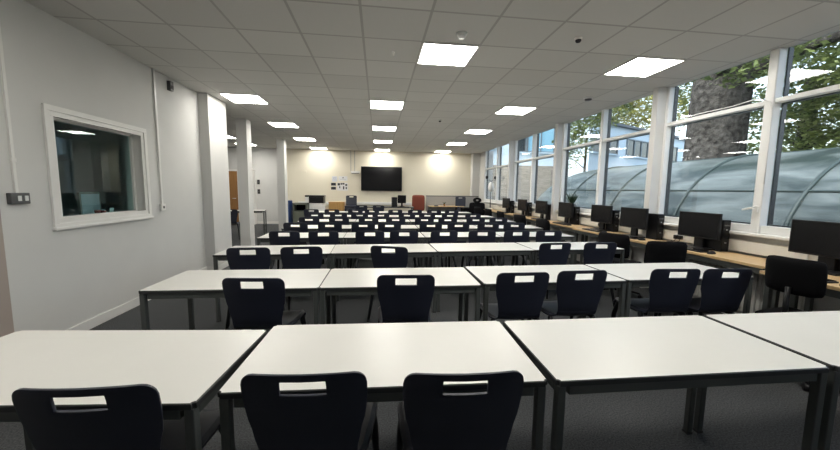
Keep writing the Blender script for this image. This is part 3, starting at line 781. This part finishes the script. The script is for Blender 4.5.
t = thing('printer', 'black and white printer on the white cabinet by the back wall', 'printer', (-2.33, 13.15, .80))
B(-.33, .33, -.22, .24, 0, .08, M['white_gloss'], bevel=.01).build('base', t)
B(-.20, .33, -.23, .24, .08, .31, M['blackp'], bevel=.012).build('body', t)
B(-.33, -.20, -.22, .24, .08, .30, M['white_gloss'], bevel=.01).build('side_panel', t)
B(-.34, .34, -.22, .24, .31, .37, M['blackp'], bevel=.012).build('lid', t)
B(-.12, .26, -.26, -.225, .12, .15, M['screen'], bevel=.004).build('tray', t)
t = thing('cupboard', 'low light wooden cupboard by the back wall left of the stacked chairs', 'cupboard', (-1.56, 13.35, 0))
B(-.28, .28, -.24, .24, 0, .90, M['cup'], bevel=.005).build('body', t)
B(-.30, .30, -.255, .25, .90, .925, M['cup'], bevel=.004).build('cupboard_top', t)
for s in (-1, 1):
    dd = B(s * .137 - .133, s * .137 + .133, -.258, -.24, .05, .88, M['cup'], bevel=.004).build('door', t)
    MB().lathe([(.006, 0), (.006, .012), (.012, .018), (.010, .026)], M['metal'], 10, Matrix.Translation((s * .03, -.258, .6)) @ Matrix.Rotation(R(90), 4, 'X')).build('knob', dd)
# alcove furniture
dup(tb, (-4.07, 10.95, 0), R(12), 'white-topped table standing alone in the alcove beyond the second pillar', 'alcove furniture')
dup(ch, (-4.02, 9.85, 0), R(14), 'navy slot-backed chair in the alcove seen between the two nearer pillars', 'alcove furniture')
for (x, l) in ((-.58, 'left of the two'), (.02, 'right of the two')): dup(ch, (x, 12.62, 0), R(random.uniform(-5, 5)), 'navy slot-backed chair at the desk below the television, %s' % l, 'navy chairs at the back desk')
for (z, l) in ((1.64, 'upper small black switch on the white alcove wall'), (1.27, 'lower small black switch on the white alcove wall')):
    t = thing('wall_switch', l, 'switch', (-4.62, YB, z)); B(-.05, .05, -.02, 0, -.09, .09, M['thermo'], bevel=.006).build('plate', t); B(-.015, .015, -.026, -.02, -.02, .02, M['greysock']).build('rocker', t)
t = thing('camera', 'small ceiling-hung camera bracket in the alcove near the back wall', 'camera', (-4.82, 13.6, CZ))
fr = MB(); fr.box(-.09, -.07, -.01, .01, -.42, 0, M['greysock']); fr.box(.07, .09, -.01, .01, -.42, 0, M['greysock']); fr.box(-.09, .09, -.01, .01, -.42, -.40, M['greysock']); fr.build('bracket', t)
B(-.05, .05, -.09, .07, -.40, -.30, M['blackp'], bevel=.01).build('housing', t)
MB().lathe([(.03, 0), (.03, .03), (.02, .035)], M['screen'], 14, Matrix.Translation((0, -.09, -.35)) @ Matrix.Rotation(R(90), 4, 'X')).build('lens', t)

# ------------------------------------------------------------------ outside
struct(B(XW + .3, 60, -40, 70, -.4, -.15, M['ground']), 'ground')
t = thing('pool_canopy', 'long milky plastic barrel canopy with dark ribs outside the windows', 'canopy', (8.594, 5, -.15))
xc, zc, Rr = 0, .338, 2.125
q = bmesh.new(); rings = []
ys = [-14 + .5 * k for k in range(43)]                        # straight run to y = 12 in the world
def arc(y, sc, n=40, a0=-10):
    out = []
    for k in range(n + 1):
        a = R(a0) + (PI - 2 * R(a0)) * k / n
        out.append((xc - Rr * sc * math.cos(a), y, max(0, zc + Rr * sc * math.sin(a)) if sc > .99 else max(0, zc * sc + Rr * sc * math.sin(a))))
    return out
for y in ys[:-1]: rings.append([q.verts.new(p) for p in arc(y, 1)])
y0 = ys[-2]
for k in range(0, 13):
    a = PI / 2 * k / 12; rings.append([q.verts.new(p) for p in arc(y0 + .4 + 4.6 * math.sin(a), max(.001, math.cos(a)))])
for i in range(len(rings) - 1):
    for k in range(40):
        f = q.faces.new([rings[i][k], rings[i][k + 1], rings[i + 1][k + 1], rings[i + 1][k]]); f.smooth = True
MB().add(q, M['canopy']).build('sheet', t)
for y in (-8.8, -6.7, -4.6, -2.45, -.27, 1.84, 4.02, 6.2): MB().tube([(p[0] * 1.005, p[1], p[2] + .01) for p in arc(y, 1.0)], .032, M['rib'], 8).build('rib', t)
for a in (38, 90, 142): MB().tube([(xc - (Rr + .005) * math.cos(R(a)), y, zc + (Rr + .005) * math.sin(R(a))) for y in (-14, -5, 6.9)], .022, M['rib'], 6).build('purlin', t)
B(-2.12, -2.05, -14, 7, 0, .35, M['rib']).build('base_rail', t)

# buildings beyond
def building(name, l, loc, rz, W_, D_, H_, m_, wins, roof=True, band=None):
    t = thing(name, l, 'building', loc, rz)
    B(0, W_, 0, D_, 0, H_, M[m_]).build('wall', t)
    if band: B(-.03, W_ + .03, -.06, 0, 0, band, M['brick']).build('brick_band', t)
    if roof: B(-.2, W_ + .2, -.25, D_ + .2, H_, H_ + .18, M['roofd'], bevel=.02).build('roof_edge', t)
    for (a, b_, c, d_, gm, nm) in wins:
        f = MB(); k = .07
        f.box(a, b_, -.10, .02, d_ - k, d_, M['bframe']); f.box(a, b_, -.12, .02, c, c + k, M['bframe'])
        for i in range(nm + 1):
            x = a + (b_ - a - k) * i / nm; f.box(x, x + k, -.10, .02, c + k, d_ - k, M['bframe'])
        o_ = f.build('window', t)
        B(a + .02, b_ - .02, -.04, -.02, c + .03, d_ - .03, M[gm]).build('pane', o_)
        B(a - .08, b_ + .08, -.2, 0, c - .07, c, M['clad'], bevel=.01).build('window_ledge', o_)
    return t
building('building', 'pale blue clad building with dark windows and a flat dark roof edge behind the canopy', (13.75, 21.15, -.15), R(25.6), 21, 8, 6.15, 'clad',
         [(.2, 3.4, 4.2, 5.25, 'bwin', 3), (4.6, 7.8, 4.2, 5.45, 'bwin', 3), (9.7, 13.0, 4.2, 5.45, 'bwin', 3), (15, 18, 4.2, 5.45, 'bwin', 3)])
building('building', 'pale blue block with a grey masonry base straight behind the far windows', (3.0, 22.5, -.15), 0, 10.5, 8, 8.2, 'clad',
         [(6.25, 7.0, 4.2, 6.4, 'bwin', 1), (7.05, 9.0, 4.2, 6.4, 'bwin2', 2), (4.0, 4.9, 4.4, 6.4, 'bwin2', 1), (1.0, 3.0, 4.4, 6.4, 'bwin2', 2)], band=3.3)

# trees
def tree(name, l, loc, tr, th, crowns, leaf, n, ls, seed, group='trees outside the windows', branches=5):
    rnd = random.Random(seed)
    t = thing(name, l, 'tree', loc, 0, group)
    tk = MB(); pts, rs = [], []
    for k in range(9):
        f = k / 8; pts.append((.12 * math.sin(f * 3) * tr, .1 * math.sin(f * 5) * tr, th * f)); rs.append(tr * (1.35 - .35 * min(1, f * 4)) * (1 - .18 * f))
    tk.tube(pts, rs, M['bark'], 20)
    ob = tk.build('trunk', t)
    cs = [Vector(c[:3]) for c in crowns]
    br = MB()
    for c in crowns:
        e = Vector(c[:3]); s = Vector((0, 0, min(th * .9, max(th * .5, e.z - c[3]))))
        md = s.lerp(e, .5) + Vector((rnd.uniform(-.3, .3), rnd.uniform(-.3, .3), .3))
        br.tube([s, md, e], [tr * .35, tr * .22, tr * .06], M['bark'], 7)
    br.build('branches', t)
    vs, fs = [], []
    tot = sum(c[3] ** 2 for c in crowns)
    for c in crowns:
        for k in range(int(n * c[3] ** 2 / tot)):
            d = Vector((rnd.gauss(0, 1), rnd.gauss(0, 1), rnd.gauss(0, 1))).normalized() * c[3] * rnd.random() ** .38
            # clumped: pull toward twig centres
            p = Vector(c[:3]) + d + Vector((.25 * math.sin(d.x * 4.1 + d.z * 3), .25 * math.sin(d.y * 3.7 + d.x * 2), .25 * math.sin(d.z * 4.4 + d.y * 3)))
            s = ls * rnd.uniform(.6, 1.3)
            ax = Vector((rnd.uniform(-1, 1), rnd.uniform(-1, 1), rnd.uniform(-.4, .4))).normalized()
            nn = Vector((rnd.uniform(-.8, .8), rnd.uniform(-.8, .8), 1)).normalized(); sd = ax.cross(nn).normalized()
            k0 = len(vs)
            vs += [p - ax * s * .5, p + sd * s * .34 + ax * s * .02, p + ax * s * .55 - nn * s * .12, p - sd * s * .34 + ax * s * .02]
            fs.append((k0, k0 + 1, k0 + 2, k0 + 3))
    me = bpy.data.meshes.new('crown'); me.from_pydata(vs, [], fs); me.materials.append(M[leaf])
    o_ = bpy.data.objects.new('crown', me); col.objects.link(o_); o_.parent = t
    return t
tree('plane_tree', 'massive plane tree with knobbly grey trunk behind the canopy', (12.15, 11.2, -.15), .93, 11, [(-1.5, -2.5, 6.3, 1.7), (2.6, -3.0, 6.6, 2.0), (2.0, 2.4, 6.8, 2.2), (-.5, 1.9, 8.0, 1.9), (2.5, -.5, 9, 2.5)], 'leaf', 17000, .17, 1)
tree('tree', 'leafy green tree filling the upper right window panes', (16.5, 8.0, -.15), .30, 7, [(0, 0, 6, 2.9), (-1.5, -2.2, 4.4, 2.3), (.5, 2.5, 4.6, 2.4), (-1, .2, 3.2, 1.9)], 'leaf', 17000, .17, 2)
tree('tree', 'leafy green tree at the right edge beyond the nearest panes', (14.5, 3.6, -.15), .26, 6, [(0, 0, 4.0, 1.9), (.8, 1.3, 3.0, 1.7), (.2, -1.5, 3.6, 2.0), (-.3, 1.2, 5.2, 1.3)], 'leaf', 11000, .16, 3)
tree('tree', 'dark leafy tree between the trunk and the nearest mullion', (18.5, 13.0, -.15), .30, 7, [(0, 0, 5.5, 2.8), (-1, -2.6, 4.2, 2.3), (1.2, 2.2, 4.5, 2.4), (0, -1, 8, 2.2)], 'leaf', 13000, .19, 4)
tree('tree', 'dark leafy tree overhanging the pale building in the second window bay', (11.75, 18.4, -.15), .075, 4.8, [(-.3, .2, 5.3, 1.25), (.7, -.3, 6.2, 1.2), (-1.0, -.3, 4.2, .8), (-1.1, 0, 3.4, .5)], 'leaf', 4200, .16, 5)
tree('tree', 'yellow green tree rising behind the flat roof of the pale building', (26.0, 36.0, -.15), .4, 8, [(0, 0, 10.5, 2.8), (2.5, -1, 9.8, 2.4), (4.5, -2.5, 10.4, 2.6), (1.5, 0, 12.5, 2.4)], 'leaf_y', 7000, .32, 6)

# ------------------------------------------------------------------ light
wd = bpy.data.worlds.new('sky'); scene.world = wd; wd.use_nodes = True
nt = wd.node_tree; bg = nt.nodes['Background']
sk = nt.nodes.new('ShaderNodeTexSky'); sk.sky_type = 'NISHITA'; sk.sun_disc = False
sk.sun_elevation = R(42); sk.sun_rotation = R(250); sk.air_density = 1.2; sk.dust_density = 3.0; sk.ozone_density = 1.2
hs = nt.nodes.new('ShaderNodeHueSaturation'); hs.inputs['Saturation'].default_value = .62      # a hazy, thinly clouded sky
nt.links.new(sk.outputs[0], hs.inputs['Color']); nt.links.new(hs.outputs[0], bg.inputs['Color']); bg.inputs['Strength'].default_value = .43
sl = bpy.data.lights.new('sun', 'SUN'); sl.energy = .9; sl.angle = R(3); sl.color = (1, .95, .86)
so = bpy.data.objects.new('sun', sl); col.objects.link(so)
so.rotation_euler = Vector((.74, -.12, -.66)).to_track_quat('-Z', 'Y').to_euler()

# ------------------------------------------------------------------ camera
cam = bpy.data.cameras.new('camera'); co = bpy.data.objects.new('camera', cam); col.objects.link(co)
ya, pi_, ro = R(7.09), R(6.026), R(.779)
F = Vector((math.sin(ya) * math.cos(pi_), math.cos(ya) * math.cos(pi_), -math.sin(pi_)))
R0 = Vector((math.cos(ya), -math.sin(ya), 0)); U0 = R0.cross(F)
Rt = R0 * math.cos(ro) + U0 * math.sin(ro); Up = U0 * math.cos(ro) - R0 * math.sin(ro)
m4 = Matrix((Rt, Up, -F)).transposed().to_4x4(); m4.translation = (0, 0, 1.448)
co.matrix_world = m4
cam.sensor_width = 36; cam.lens = 339.4 * 36 / 840; cam.clip_start = .05; cam.clip_end = 300
scene.camera = co
scene.view_settings.view_transform = 'Standard'; scene.view_settings.look = 'None'
scene.view_settings.gamma = 1; scene.view_settings.use_curve_mapping = False
scene.view_settings.exposure = .7
